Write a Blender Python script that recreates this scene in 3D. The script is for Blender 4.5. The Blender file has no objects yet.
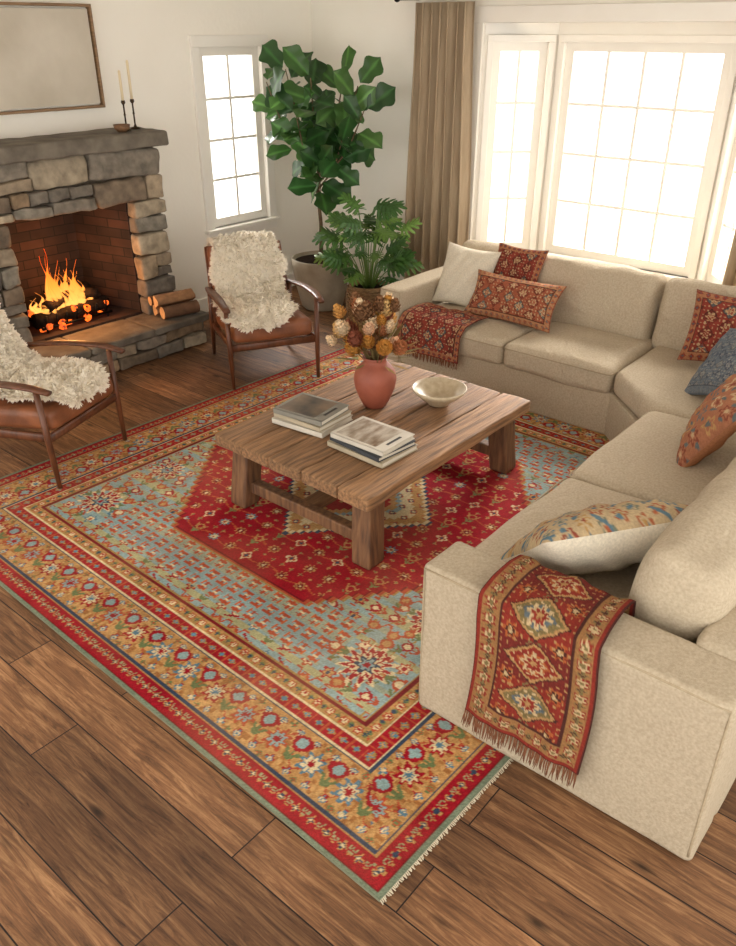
import bpy, bmesh, math, random
import numpy as np
from mathutils import Vector, Matrix, noise, Euler
random.seed(7); np.random.seed(7)
D=bpy.data; SC=bpy.context.scene
SC.view_settings.view_transform='Standard'

def S(r,g,b):
    f=lambda c:(c/255/12.92 if c/255<=.04045 else ((c/255+.055)/1.055)**2.4)
    return (f(r),f(g),f(b))
def A4(c): return (c[0],c[1],c[2],1)
def empty(name,loc=(0,0,0),rz=0):
    e=D.objects.new(name,None); e.empty_display_size=.1; SC.collection.objects.link(e)
    e.location=loc; e.rotation_euler=(0,0,rz); return e

# ------------------------------------------------------------ materials
def mat(name,col,rough=.6,col2=None,ns=5,stretch=(1,1,1),bump=0,bs=60,metal=0,attr=False,sheen=0,var=.25,bstretch=None,emit=0,trans=0,fold=0,fs=9):
    m=D.materials.new(name); m.use_nodes=True; nt=m.node_tree; N=nt.nodes; L=nt.links
    b=N['Principled BSDF']; b.inputs['Roughness'].default_value=rough; b.inputs['Metallic'].default_value=metal
    if sheen: b.inputs['Sheen Weight'].default_value=sheen
    if rough>=.9: b.inputs['Specular IOR Level'].default_value=.15
    tc=N.new('ShaderNodeTexCoord'); mp=N.new('ShaderNodeMapping'); mp.inputs['Scale'].default_value=stretch
    L.new(tc.outputs['Object'],mp.inputs['Vector'])
    nz=N.new('ShaderNodeTexNoise'); nz.inputs['Scale'].default_value=ns; nz.inputs['Detail'].default_value=7
    L.new(mp.outputs[0],nz.inputs['Vector'])
    mx=N.new('ShaderNodeMix'); mx.data_type='RGBA'
    if attr:
        at=N.new('ShaderNodeAttribute'); at.attribute_name='Col'
        mr=N.new('ShaderNodeMapRange'); mr.inputs['From Min'].default_value=.3; mr.inputs['From Max'].default_value=.7
        mr.inputs['To Min'].default_value=1-var; mr.inputs['To Max'].default_value=1+var
        L.new(nz.outputs['Fac'],mr.inputs['Value'])
        mx.blend_type='MULTIPLY'; mx.inputs[0].default_value=1
        L.new(at.outputs['Color'],mx.inputs[6]); L.new(mr.outputs[0],mx.inputs[7])
    else:
        c2=col2 or tuple(c*.8 for c in col)
        rp=N.new('ShaderNodeMapRange'); rp.inputs['From Min'].default_value=.32; rp.inputs['From Max'].default_value=.68
        L.new(nz.outputs['Fac'],rp.inputs['Value']); L.new(rp.outputs[0],mx.inputs[0])
        mx.inputs[6].default_value=A4(col); mx.inputs[7].default_value=A4(c2)
    L.new(mx.outputs[2],b.inputs['Base Color'])
    if bump:
        n2=N.new('ShaderNodeTexNoise'); n2.inputs['Scale'].default_value=bs; n2.inputs['Detail'].default_value=4
        m2=N.new('ShaderNodeMapping'); m2.inputs['Scale'].default_value=bstretch or stretch
        L.new(tc.outputs['Object'],m2.inputs['Vector']); L.new(m2.outputs[0],n2.inputs['Vector'])
        bp=N.new('ShaderNodeBump'); bp.inputs['Strength'].default_value=bump; bp.inputs['Distance'].default_value=.01
        L.new(n2.outputs['Fac'],bp.inputs['Height']); L.new(bp.outputs[0],b.inputs['Normal'])
        if fold:
            n3=N.new('ShaderNodeTexNoise'); n3.inputs['Scale'].default_value=fs; n3.inputs['Detail'].default_value=3; n3.inputs['Distortion'].default_value=1.6
            L.new(tc.outputs['Object'],n3.inputs['Vector']); b3=N.new('ShaderNodeBump'); b3.inputs['Strength'].default_value=fold; b3.inputs['Distance'].default_value=.03
            L.new(n3.outputs['Fac'],b3.inputs['Height']); L.new(b3.outputs[0],bp.inputs['Normal'])
    if emit:
        L.new(mx.outputs[2],b.inputs['Emission Color']); b.inputs['Emission Strength'].default_value=emit
    if trans:
        tl=N.new('ShaderNodeBsdfTranslucent'); ms=N.new('ShaderNodeMixShader'); ms.inputs[0].default_value=trans
        L.new(mx.outputs[2],tl.inputs['Color']); L.new(b.outputs[0],ms.inputs[1]); L.new(tl.outputs[0],ms.inputs[2]); L.new(ms.outputs[0],N['Material Output'].inputs['Surface'])
    return m

def mat_floor():
    m=D.materials.new('oak_plank_floor'); m.use_nodes=True; nt=m.node_tree; N=nt.nodes; L=nt.links
    b=N['Principled BSDF']; b.inputs['Specular IOR Level'].default_value=.3
    tc=N.new('ShaderNodeTexCoord'); sp=N.new('ShaderNodeSeparateXYZ'); cb=N.new('ShaderNodeCombineXYZ')
    L.new(tc.outputs['Object'],sp.inputs[0]); L.new(sp.outputs['Y'],cb.inputs['X']); L.new(sp.outputs['X'],cb.inputs['Y'])
    br=N.new('ShaderNodeTexBrick'); br.offset=.37; br.offset_frequency=2
    for k,v in (('Scale',1),('Brick Width',1.35),('Row Height',.19),('Mortar Size',.0026),('Mortar Smooth',.2),('Bias',0)): br.inputs[k].default_value=v
    br.inputs['Color1'].default_value=(0,0,0,1); br.inputs['Color2'].default_value=(1,1,1,1); br.inputs['Mortar'].default_value=(.5,.5,.5,1)
    L.new(cb.outputs[0],br.inputs['Vector'])
    ad=N.new('ShaderNodeVectorMath'); ad.operation='MULTIPLY_ADD'
    L.new(br.outputs['Color'],ad.inputs[0]); ad.inputs[1].default_value=(7,13,5); L.new(cb.outputs[0],ad.inputs[2])
    mp=N.new('ShaderNodeMapping'); mp.inputs['Scale'].default_value=(1.3,17,1); L.new(ad.outputs[0],mp.inputs['Vector'])
    g=N.new('ShaderNodeTexNoise'); g.inputs['Scale'].default_value=2.6; g.inputs['Detail'].default_value=14; g.inputs['Roughness'].default_value=.75; g.inputs['Distortion'].default_value=1.1
    L.new(mp.outputs[0],g.inputs['Vector'])
    rp=N.new('ShaderNodeValToRGB'); e=rp.color_ramp.elements
    e[0].position=.32; e[0].color=A4(S(66,44,30)); e[1].position=.70; e[1].color=A4(S(182,138,96))
    x=e.new(.5); x.color=A4(S(128,89,59))
    L.new(g.outputs['Fac'],rp.inputs[0])
    bw=N.new('ShaderNodeMapRange'); bw.inputs['To Min'].default_value=.56; bw.inputs['To Max'].default_value=1.22
    L.new(br.outputs['Color'],bw.inputs['Value'])
    mu=N.new('ShaderNodeMix'); mu.data_type='RGBA'; mu.blend_type='MULTIPLY'; mu.inputs[0].default_value=1
    L.new(rp.outputs[0],mu.inputs[6]); L.new(bw.outputs[0],mu.inputs[7])
    bl=N.new('ShaderNodeTexNoise'); bl.inputs['Scale'].default_value=2.3; bl.inputs['Detail'].default_value=7; L.new(ad.outputs[0],bl.inputs['Vector'])
    br2=N.new('ShaderNodeMapRange'); br2.inputs['From Min'].default_value=.3; br2.inputs['From Max'].default_value=.7; br2.inputs['To Min'].default_value=.66; br2.inputs['To Max'].default_value=1.22; L.new(bl.outputs['Fac'],br2.inputs['Value'])
    m4=N.new('ShaderNodeMix'); m4.data_type='RGBA'; m4.blend_type='MULTIPLY'; m4.inputs[0].default_value=1; L.new(mu.outputs[2],m4.inputs[6]); L.new(br2.outputs[0],m4.inputs[7])
    mk=N.new('ShaderNodeMapping'); mk.inputs['Scale'].default_value=(1.8,5,1); L.new(ad.outputs[0],mk.inputs['Vector'])
    vo=N.new('ShaderNodeTexVoronoi'); vo.inputs['Scale'].default_value=1.8; L.new(mk.outputs[0],vo.inputs['Vector'])
    kr=N.new('ShaderNodeMapRange'); kr.inputs['From Min'].default_value=.03; kr.inputs['From Max'].default_value=.17; kr.inputs['To Min'].default_value=.2; kr.inputs['To Max'].default_value=1
    L.new(vo.outputs['Distance'],kr.inputs['Value'])
    m3=N.new('ShaderNodeMix'); m3.data_type='RGBA'; m3.blend_type='MULTIPLY'; m3.inputs[0].default_value=1
    L.new(m4.outputs[2],m3.inputs[6]); L.new(kr.outputs[0],m3.inputs[7])
    gp=N.new('ShaderNodeMix'); gp.data_type='RGBA'; L.new(br.outputs['Fac'],gp.inputs[0]); L.new(m3.outputs[2],gp.inputs[6]); gp.inputs[7].default_value=A4(S(30,20,14))
    L.new(gp.outputs[2],b.inputs['Base Color'])
    rr=N.new('ShaderNodeMapRange'); rr.inputs['To Min'].default_value=.48; rr.inputs['To Max'].default_value=.8
    L.new(g.outputs['Fac'],rr.inputs['Value']); L.new(rr.outputs[0],b.inputs['Roughness'])
    sb=N.new('ShaderNodeMath'); sb.operation='SUBTRACT'; L.new(g.outputs['Fac'],sb.inputs[0]); L.new(br.outputs['Fac'],sb.inputs[1])
    bp=N.new('ShaderNodeBump'); bp.inputs['Strength'].default_value=.4; bp.inputs['Distance'].default_value=.006
    L.new(sb.outputs[0],bp.inputs['Height']); L.new(bp.outputs[0],b.inputs['Normal'])
    return m

def mat_brick():
    m=D.materials.new('sooty_firebrick'); m.use_nodes=True; nt=m.node_tree; N=nt.nodes; L=nt.links
    b=N['Principled BSDF']; b.inputs['Roughness'].default_value=.9
    tc=N.new('ShaderNodeTexCoord'); sp=N.new('ShaderNodeSeparateXYZ'); cb=N.new('ShaderNodeCombineXYZ'); a=N.new('ShaderNodeMath')
    L.new(tc.outputs['Object'],sp.inputs[0]); L.new(sp.outputs['X'],a.inputs[0]); L.new(sp.outputs['Y'],a.inputs[1]); L.new(a.outputs[0],cb.inputs['X']); L.new(sp.outputs['Z'],cb.inputs['Y'])
    br=N.new('ShaderNodeTexBrick')
    for k,v in (('Scale',1),('Brick Width',.2),('Row Height',.07),('Mortar Size',.004)): br.inputs[k].default_value=v
    br.inputs['Color1'].default_value=A4(S(78,52,40)); br.inputs['Color2'].default_value=A4(S(50,36,30)); br.inputs['Mortar'].default_value=A4(S(30,25,22))
    L.new(cb.outputs[0],br.inputs['Vector'])
    nz=N.new('ShaderNodeTexNoise'); nz.inputs['Scale'].default_value=4; L.new(tc.outputs['Object'],nz.inputs['Vector'])
    mr=N.new('ShaderNodeMapRange'); mr.inputs['From Min'].default_value=.3; mr.inputs['From Max'].default_value=.65; mr.inputs['To Min'].default_value=.35; mr.inputs['To Max'].default_value=1; L.new(nz.outputs['Fac'],mr.inputs['Value'])
    mu=N.new('ShaderNodeMix'); mu.data_type='RGBA'; mu.blend_type='MULTIPLY'; mu.inputs[0].default_value=1; L.new(br.outputs['Color'],mu.inputs[6]); L.new(mr.outputs[0],mu.inputs[7]); L.new(mu.outputs[2],b.inputs['Base Color'])
    return m

def mat_flame():
    m=D.materials.new('fire_flame'); m.use_nodes=True; nt=m.node_tree; N=nt.nodes; L=nt.links
    N.remove(N['Principled BSDF']); out=N['Material Output']
    tc=N.new('ShaderNodeTexCoord'); sp=N.new('ShaderNodeSeparateXYZ'); L.new(tc.outputs['Object'],sp.inputs[0])
    rp=N.new('ShaderNodeValToRGB'); mr=N.new('ShaderNodeMapRange'); mr.inputs['From Min'].default_value=.38; mr.inputs['From Max'].default_value=.78
    L.new(sp.outputs['Z'],mr.inputs['Value']); L.new(mr.outputs[0],rp.inputs[0])
    e=rp.color_ramp.elements; e[0].color=(1,.42,.09,1); e[1].color=(1,.09,.006,1); x=e.new(.5); x.color=(1,.25,.03,1)
    em=N.new('ShaderNodeEmission'); L.new(rp.outputs[0],em.inputs['Color']); em.inputs['Strength'].default_value=2.1
    tr=N.new('ShaderNodeBsdfTransparent'); lw=N.new('ShaderNodeLayerWeight'); lw.inputs['Blend'].default_value=.6
    ms=N.new('ShaderNodeMixShader'); L.new(lw.outputs['Facing'],ms.inputs[0]); L.new(em.outputs[0],ms.inputs[1]); L.new(tr.outputs[0],ms.inputs[2])
    L.new(ms.outputs[0],out.inputs['Surface'])
    return m

M_floor=mat_floor(); M_brick=mat_brick(); M_flame=mat_flame()
M_wall=mat('plaster_wall',S(247,242,231),.9,S(243,237,225),1.5,bump=.15,bs=30)
M_ceil=mat('ceiling_paint',S(247,243,236),.9)
M_trim=mat('white_trim_paint',S(246,242,233),.45,S(242,237,227),3)
M_linen=mat('linen_slipcover',S(193,178,154),.95,S(174,158,134),95,bump=.55,bs=300,fold=.3,fs=4)
M_linen_d=mat('linen_cushion',S(197,182,158),.95,S(179,163,139),95,bump=.55,bs=300,fold=.62,fs=5)
M_pipe=mat('linen_piping',S(174,158,132),.95,S(160,144,118),80)
M_curt=mat('linen_curtain',S(198,178,150),.9,S(180,159,132),30,(1,1,.1),bump=.2,bs=200,trans=.2)
M_top=mat('reclaimed_plank',S(1,1,1),.68,attr=True,ns=5,stretch=(.8,13,13),var=.5,bump=.8,bs=9)
M_tab=mat('rustic_oak_table',S(148,108,72),.6,S(94,65,43),6,(.7,9,9),bump=.35,bs=10)
M_tableg=mat('rustic_oak_leg',S(132,94,62),.62,S(78,52,35),6,(7,7,.8),bump=.4,bs=10)
M_walnut=mat('walnut_frame',S(110,64,38),.4,S(74,42,24),8,(4,4,1))
M_leather=mat('cognac_leather',S(146,88,54),.45,S(104,60,36),7,bump=.25,bs=90)
M_fleece=mat('sheepskin',S(250,244,230),.95,attr=True,ns=14,var=.02,trans=.42)
M_stone=mat('fieldstone',S(120,110,95),.88,attr=True,ns=14,var=.35,bump=.9,bs=25)
M_mortar=mat('mortar',S(96,86,74),.95,S(68,61,52),20,bump=.5,bs=60)
M_mantel=mat('mantel_stone',S(128,119,105),.88,S(90,82,71),7,bump=.9,bs=18)
M_rug=mat('wool_rug',S(1,1,1),.95,attr=True,ns=9,var=.14,bump=.6,bs=180)
M_textile=mat('woven_textile',S(1,1,1),.95,attr=True,ns=110,var=.12,bump=.6,bs=260,fold=.25,fs=9)
M_leaf=mat('plant_leaf',S(1,1,1),.34,attr=True,ns=8,var=.15,trans=.22)
M_bark=mat('tree_bark',S(128,104,78),.85,S(92,72,52),20,bump=.4)
M_wood=mat('firewood',S(1,1,1),.85,attr=True,ns=18,var=.25,bump=.5,bs=40)
M_pot=mat('stoneware_pot',S(180,167,146),.7,S(152,140,120),6,bump=.2)
M_soil=mat('potting_soil',S(52,38,28),1,S(30,22,16),40,bump=1,bs=60)
M_basket=mat('seagrass_basket',S(168,136,94),.85,S(110,82,52),30,(1,1,3),bump=1,bs=60)
M_terra=mat('terracotta_vase',S(156,84,62),.6,S(130,67,50),6,bump=.15)
M_dried=mat('dried_flower',S(1,1,1),.9,attr=True,ns=50,var=.2,trans=.15)
M_ceramic=mat('speckled_ceramic',S(196,181,153),.4,S(172,154,125),30)
M_iron=mat('black_iron',S(28,26,24),.5,metal=.7)
M_bronze=mat('antique_bronze',S(70,54,36),.4,metal=.8)
M_candle=mat('beeswax_candle',S(232,214,178),.5,S(226,206,168))
M_paper=mat('book_pages',S(228,221,206),.85,S(202,194,177),90,(1,1,30))
M_canvas=mat('canvas_art',S(210,201,185),.9,S(190,180,162),2.5,bump=.4,bs=20)
M_oakf=mat('oak_frame',S(150,118,82),.5,S(120,90,60),10,(1,1,8))
M_ember=mat('glowing_ember',(1,.14,.01),.9,(.02,.01,.01),25,emit=2.5)
M_char=mat('charred_log',S(50,38,30),.95,S(18,14,12),16,bump=1,bs=30)

# ------------------------------------------------------------ mesh helpers
def mesh_obj(name,V,F,m,parent=None,smooth=True,cols=None):
    me=D.meshes.new(name); V=np.asarray(V,dtype=np.float32).reshape(-1,3)
    if isinstance(F,np.ndarray):
        nf=len(F); k=F.shape[1]
        me.vertices.add(len(V)); me.vertices.foreach_set('co',V.ravel())
        me.loops.add(nf*k); me.loops.foreach_set('vertex_index',F.astype(np.int32).ravel())
        me.polygons.add(nf); me.polygons.foreach_set('loop_start',np.arange(0,nf*k,k,dtype=np.int32))
        me.update(calc_edges=True); me.validate()
    else:
        me.from_pydata([tuple(map(float,v)) for v in V],[],[tuple(int(i) for i in f) for f in F]); me.update()
    if smooth: me.polygons.foreach_set('use_smooth',np.ones(len(me.polygons),dtype=bool))
    if cols is not None:
        c=np.ones((len(V),4),dtype=np.float32); c[:,:3]=np.asarray(cols).reshape(-1,3)
        at=me.color_attributes.new('Col','FLOAT_COLOR','POINT'); at.data.foreach_set('color',c.ravel())
    me.materials.append(m)
    o=D.objects.new(name,me); SC.collection.objects.link(o)
    if parent: o.parent=parent
    return o

class MB:
    def __init__(s): s.V=[]; s.F=[]; s.C=[]; s.n=0
    def add(s,V,F,c=(1,1,1)):
        V=np.asarray(V,dtype=float).reshape(-1,3); s.V.append(V)
        s.F+= [tuple(int(i)+s.n for i in f) for f in F]
        c=np.asarray(c,dtype=float)
        s.C.append(np.tile(c,(len(V),1)) if c.ndim==1 else c.reshape(-1,3)); s.n+=len(V)
    def build(s,name,m,parent=None,smooth=True):
        return mesh_obj(name,np.concatenate(s.V),s.F,m,parent,smooth,np.concatenate(s.C))

def gridF(n,m,off=0):
    i=np.arange(n-1)[:,None]*m+np.arange(m-1)[None,:]
    return (np.stack([i,i+1,i+m+1,i+m],-1).reshape(-1,4)+off)

_cg={}
def cubegrid(n):
    if n in _cg: return _cg[n]
    t=np.sin(np.linspace(-1,1,n)*math.pi/2*.92)/math.sin(math.pi/2*.92)
    V=[];idx={};F=[]
    def gi(p):
        k=tuple(round(x,5) for x in p)
        if k not in idx: idx[k]=len(V); V.append(p)
        return idx[k]
    for ax in range(3):
        for s in (-1,1):
            u,v=(ax+1)%3,(ax+2)%3
            for i in range(n-1):
                for j in range(n-1):
                    q=[]
                    for a,b in ((i,j),(i+1,j),(i+1,j+1),(i,j+1)):
                        p=[0,0,0]; p[ax]=s; p[u]=t[a]; p[v]=t[b]; q.append(gi(tuple(p)))
                    F.append(tuple(q) if s>0 else tuple(q[::-1]))
    _cg[n]=(np.array(V,dtype=float),F); return _cg[n]

def rbox(size,r=.03,crown=(0,0,0),n=10,nz=0,nf=6,seed=0):
    V,F=cubegrid(n); h=np.array(size)/2; P=V*h; r=min(r,*(h*.98))
    inner=np.clip(P,-(h-r),(h-r)); d=P-inner; l=np.linalg.norm(d,axis=1,keepdims=True); l[l==0]=1
    P=inner+d/l*r; u=P/h
    for a in range(3):
        if crown[a]:
            b,c=(a+1)%3,(a+2)%3
            P[:,a]+=crown[a]*u[:,a]*np.clip(1-u[:,b]**2,0,1)**.6*np.clip(1-u[:,c]**2,0,1)**.6
    if nz:
        for i in range(len(P)):
            P[i]+=np.array(noise.noise_vector(Vector(P[i])*nf+Vector((seed*3.1,seed*1.7,seed))))*nz
    return P,F
def xf(P,loc=(0,0,0),rot=(0,0,0)):
    R=np.array(Euler(rot).to_matrix()); return P@R.T+np.array(loc)
def cushion(name,size,loc,m,parent,rot=(0,0,0),r=.05,crown=(0,0,.02),n=16,nz=.006,nf=5,seed=0):
    P,F=rbox(size,r,crown,n,nz,nf,seed); return mesh_obj(name,xf(P,loc,rot),F,m,parent)
def box(name,x0,x1,y0,y1,z0,z1,m,parent=None,bevel=.004,rot=None):
    V=[(x,y,z) for x in(x0,x1) for y in(y0,y1) for z in(z0,z1)]
    F=[(0,1,3,2),(4,6,7,5),(0,4,5,1),(2,3,7,6),(0,2,6,4),(1,5,7,3)]
    o=mesh_obj(name,V,F,m,parent,False)
    if bevel:
        b=o.modifiers.new('bevel','BEVEL'); b.width=bevel; b.segments=2
    return o
def tube(pts,rad,n=8,flat=None,up=(0,0,1),cap=True):
    pts=[Vector(p) for p in pts]; V=[];F=[]
    k=len(pts)
    for i,p in enumerate(pts):
        t=(pts[min(i+1,k-1)]-pts[max(i-1,0)]).normalized()
        u=Vector(up); 
        if abs(t.dot(u))>.95: u=Vector((1,0,0))
        s=t.cross(u).normalized(); w=s.cross(t).normalized()
        r=rad[i] if hasattr(rad,'__len__') else rad
        if hasattr(r,'__len__'): ra,rb=r
        else: ra=rb=r
        for j in range(n):
            a=2*math.pi*(j+.5)/n; ca,sa=math.cos(a),math.sin(a)
            if flat: ca=math.copysign(abs(ca)**flat,ca); sa=math.copysign(abs(sa)**flat,sa)
            V.append(p+s*ca*ra+w*sa*rb)
    for i in range(k-1):
        for j in range(n):
            F.append((i*n+j,i*n+(j+1)%n,(i+1)*n+(j+1)%n,(i+1)*n+j))
    if cap: F.append(tuple(range(n))[::-1]); F.append(tuple((k-1)*n+j for j in range(n)))
    return np.array([tuple(v) for v in V]),F
def tubeo(name,pts,rad,m,parent,**k):
    V,F=tube(pts,rad,**k); return mesh_obj(name,V,F,m,parent)
def lathe(prof,n=40):
    V=[];F=[]
    for r,z in prof:
        for j in range(n):
            a=2*math.pi*j/n; V.append((r*math.cos(a),r*math.sin(a),z))
    for i in range(len(prof)-1):
        for j in range(n): F.append((i*n+j,i*n+(j+1)%n,(i+1)*n+(j+1)%n,(i+1)*n+j))
    return np.array(V),F
def latheo(name,prof,m,parent,loc=(0,0,0),n=40):
    V,F=lathe(prof,n); return mesh_obj(name,V+np.array(loc),F,m,parent)
def smoothpath(pts,n):
    pts=np.array(pts,dtype=float); d=np.r_[0,np.cumsum(np.linalg.norm(np.diff(pts,axis=0),axis=1))]
    t=np.linspace(0,d[-1],n); out=np.stack([np.interp(t,d,pts[:,k]) for k in range(pts.shape[1])],1)
    for _ in range(2): out[1:-1]=(out[:-2]+2*out[1:-1]+out[2:])/4
    return out,t

# ------------------------------------------------------------ room shell
def slab_wall(name,axis,c0,c1,a0,a1,z0,z1,holes,m):
    As=sorted({a0,a1,*[h[0] for h in holes],*[h[1] for h in holes]}); Zs=sorted({z0,z1,*[h[2] for h in holes],*[h[3] for h in holes]})
    mb=MB()
    for i in range(len(As)-1):
        for j in range(len(Zs)-1):
            ca=(As[i]+As[i+1])/2; cz=(Zs[j]+Zs[j+1])/2
            if any(h[0]<ca<h[1] and h[2]<cz<h[3] for h in holes): continue
            V=[]
            for c in (c0,c1):
                for a in (As[i],As[i+1]):
                    for z in (Zs[j],Zs[j+1]): V.append((c,a,z) if axis=='x' else (a,c,z))
            mb.add(V,[(0,1,3,2),(4,6,7,5),(0,4,5,1),(2,3,7,6),(0,2,6,4),(1,5,7,3)])
    return mb.build(name,m,None,False)

box('floor',-1.6,6.6,-2.0,6.6,-.1,0,M_floor,bevel=0)
box('ceiling',-1.6,6.0,-2.0,5.7,2.75,2.85,M_ceil,bevel=0)
slab_wall('wall_fireplace','y',5.7,5.85,-1.6,6.15,0,2.75,[(4.67,5.34,.71,2.13),(2.65,3.62,0,1.12)],M_wall)
slab_wall('wall_window','x',6.0,6.15,-2.0,5.7,0,2.75,[(1.6,3.85,0,2.3)],M_wall)
box('baseboard_fireplace',4.0,5.98,5.68,5.70,0,.13,M_trim)
box('baseboard_window',5.98,6.0,3.97,5.68,0,.13,M_trim)

def window(name,o,ang,w,z0,z1,cols,rows,casing=.085,depth=.06,sill=True,top=True):
    e=empty(name,(o[0],o[1],0),ang)
    c=casing
    box('casing_left',-c,.001,-.025,.02,z0-c*.2,z1,M_trim,e); box('casing_right',w-.001,w+c,-.025,.02,z0-c*.2,z1,M_trim,e)
    box('casing_head',-c,w+c,-.03,.021,z1,z1+c,M_trim,e)
    if sill:
        box('sill',-c-.02,w+c+.02,-.06,.03,z0-.03,z0,M_trim,e); box('apron',-c,w+c,-.02,.01,z0-.10,z0-.031,M_trim,e)
    box('jamb_left',.001,.02,.022,.118,z0,z1,M_trim,e,0); box('jamb_right',w-.02,w-.001,.022,.118,z0,z1,M_trim,e,0)
    box('jamb_head',.0205,w-.0205,.022,.118,z1-.02,z1-.001,M_trim,e,0); box('jamb_sill',.0205,w-.0205,.031,.118,z0+.001,z0+.02,M_trim,e,0)
    f=.045
    box('sash_left',.0,.02+f,.023,.06,z0+.002,z1-.002,M_trim,e,0); box('sash_right',w-.02-f,w,.023,.06,z0+.002,z1-.002,M_trim,e,0)
    box('sash_top',.02+f,w-.02-f,.024,.059,z1-.02-f,z1-.002,M_trim,e,0); box('sash_bottom',.02+f,w-.02-f,.024,.059,z0+.002,z0+.03+f,M_trim,e,0)
    x0,x1,a,b=.02+f,w-.02-f,z0+.03+f,z1-.02-f
    for i in range(1,cols):
        x=x0+(x1-x0)*i/cols; box('muntin_v',x-.011,x+.011,.03,.05,a,b,M_trim,e,0)
    for j in range(1,rows):
        z=a+(b-a)*j/rows; box('muntin_h',x0,x1,.032,.048,z-.011,z+.011,M_trim,e,0)
    return e
window('window_1',(4.67,5.7),0,.67,.71,2.13,2,4)
B=[(6.0,3.85),(6.38,3.42),(6.38,2.0),(6.0,1.6)]
for i in range(3):
    a=Vector(B[i]); b=Vector(B[i+1]); d=b-a; L=d.length; ang=math.atan2(d.y,d.x)
    ww=empty('wall_bay_%d'%(i+1),(a.x,a.y,0),ang)
    mg=.07
    box('knee_wall',0,L,0,.12,0,.55,M_trim,ww,0); box('header',0,L,0,.12,2.17,2.3,M_trim,ww,0)
    box('post_a',0,mg,0,.12,.55,2.17,M_trim,ww,0); box('post_b',L-mg,L,0,.12,.55,2.17,M_trim,ww,0)
    w=window('window_%d'%(i+2),(a.x+d.x/L*mg,a.y+d.y/L*mg),ang,L-2*mg,.55,2.17,4 if i==1 else 2,4,casing=.05,sill=True)
mb=MB()
V=[(p[0]+.0,p[1],z) for z in (2.3,2.4) for p in [(6.0,3.85),(6.5,3.5),(6.55,1.9),(6.0,1.6)]]
mb.add(V,[(0,1,2,3),(7,6,5,4),(0,4,5,1),(1,5,6,2),(2,6,7,3),(3,7,4,0)]); mb.build('ceiling_bay',M_trim,None,False)
t=empty('trim_bay_opening')
box('casing_left',5.965,6.0,3.85,3.95,0,2.3,M_trim,t); box('casing_right',5.965,6.0,1.5,1.6,0,2.3,M_trim,t); box('casing_head',5.96,6.0,1.5,3.95,2.3,2.41,M_trim,t)

def curtain(y0,y1,seed):
    n,m=200,16; P=np.zeros((n,m,3)); w=y1-y0; k=round(w/.085)
    for i in range(n):
        for j in range(m):
            u=i/(n-1); v=j/(m-1); z=.03+2.41*v
            amp=.045*(1-.2*v)
            ph=u*k*2*math.pi+.35*math.sin(3*v+seed)
            sq=1+.05*math.sin(v*5+seed)
            P[i,j]=(5.87+amp*math.sin(ph)+.012*math.sin(u*17+v*4+seed),(y0+y1)/2+(u-.5)*w*(1-.06*v*v)*sq+.012*math.sin(ph*2),z)
    o=mesh_obj('curtain',P.reshape(-1,3),gridF(n,m),M_curt); s=o.modifiers.new('s','SOLIDIFY'); s.thickness=.004
curtain(3.84,4.46,0); curtain(1.14,1.68,2)
r=empty('curtain_rod')
tubeo('rod',[(5.87,4.6,2.47),(5.87,.9,2.47)],.013,M_iron,r,n=12)
P,F=rbox((.05,.05,.05),.025,n=8); mesh_obj('finial',P+np.array((5.87,4.62,2.47)),F,M_iron,r)
for y in (4.5,1.08): box('bracket',5.87,6.0,y-.01,y+.01,2.46,2.48,M_iron,r)

# ------------------------------------------------------------ fireplace
fp=empty('stone_fireplace')
box('core_right',3.64,3.91,5.40,5.70,.0,1.48,M_mortar,fp,0); box('core_left',2.32,2.63,5.40,5.70,.0,1.48,M_mortar,fp,0)
box('core_lintel',2.63,3.64,5.40,5.70,1.15,1.48,M_mortar,fp,0)
pal=[S(148,132,110),S(122,113,100),S(160,141,115),S(110,102,91),S(138,116,90),S(172,157,133),S(114,99,82),S(134,126,112)]
sb=MB(); sd=[0]
def stone(x0,x1,z0,z1,yf,dep,g=.005,axis='y'):
    sd[0]+=1; w=x1-x0-2*g; h=z1-z0-2*g
    if w<.02 or h<.02: return
    off=random.uniform(-.015,.018)
    P,F=rbox((w,dep,h),min(w,h)*.15,n=8,nz=.016,nf=9,seed=sd[0])
    P=xf(P,((x0+x1)/2,yf+dep/2+off,(z0+z1)/2),(0,random.uniform(-.05,.05),0)) if axis=='y' else xf(P[:,[1,0,2]]*np.array((1,1,1)),(yf-dep/2+off,(x0+x1)/2,(z0+z1)/2))
    if axis!='y': F=[f[::-1] for f in F]
    c=np.array(random.choice(pal))*random.uniform(.7,1.2); sb.add(P,F,c)
def course(x0,x1,z0,z1,yf,dep,rh=(.10,.24),rw=(.15,.40),axis='y'):
    z=z0
    while z<z1-.01:
        h=random.uniform(*rh); 
        if z1-(z+h)<rh[0]*.7: h=z1-z
        x=x0
        while x<x1-.01:
            w=random.uniform(*rw)
            if x1-(x+w)<rw[0]*.7: w=x1-x
            if h>.16 and random.random()<.35:
                k=random.uniform(.35,.65); stone(x,x+w,z,z+h*k,yf,dep,axis=axis)
                if w>.26 and random.random()<.5: stone(x,x+w*.45,z+h*k,z+h,yf,dep,axis=axis); stone(x+w*.45,x+w,z+h*k,z+h,yf,dep,axis=axis)
                else: stone(x,x+w,z+h*k,z+h,yf,dep,axis=axis)
            else: stone(x,x+w,z,z+h,yf,dep,axis=axis)
            x+=w
        z+=h
course(3.62,3.92,.25,1.12,5.33,.13,rw=(.14,.30)); course(2.3,2.65,.25,1.12,5.33,.13,rw=(.16,.30))
course(2.3,3.92,1.12,1.50,5.33,.13,rh=(.17,.23),rw=(.2,.5))
course(5.45,5.69,.25,1.48,3.95,.10,axis='x',rw=(.14,.2))
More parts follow.
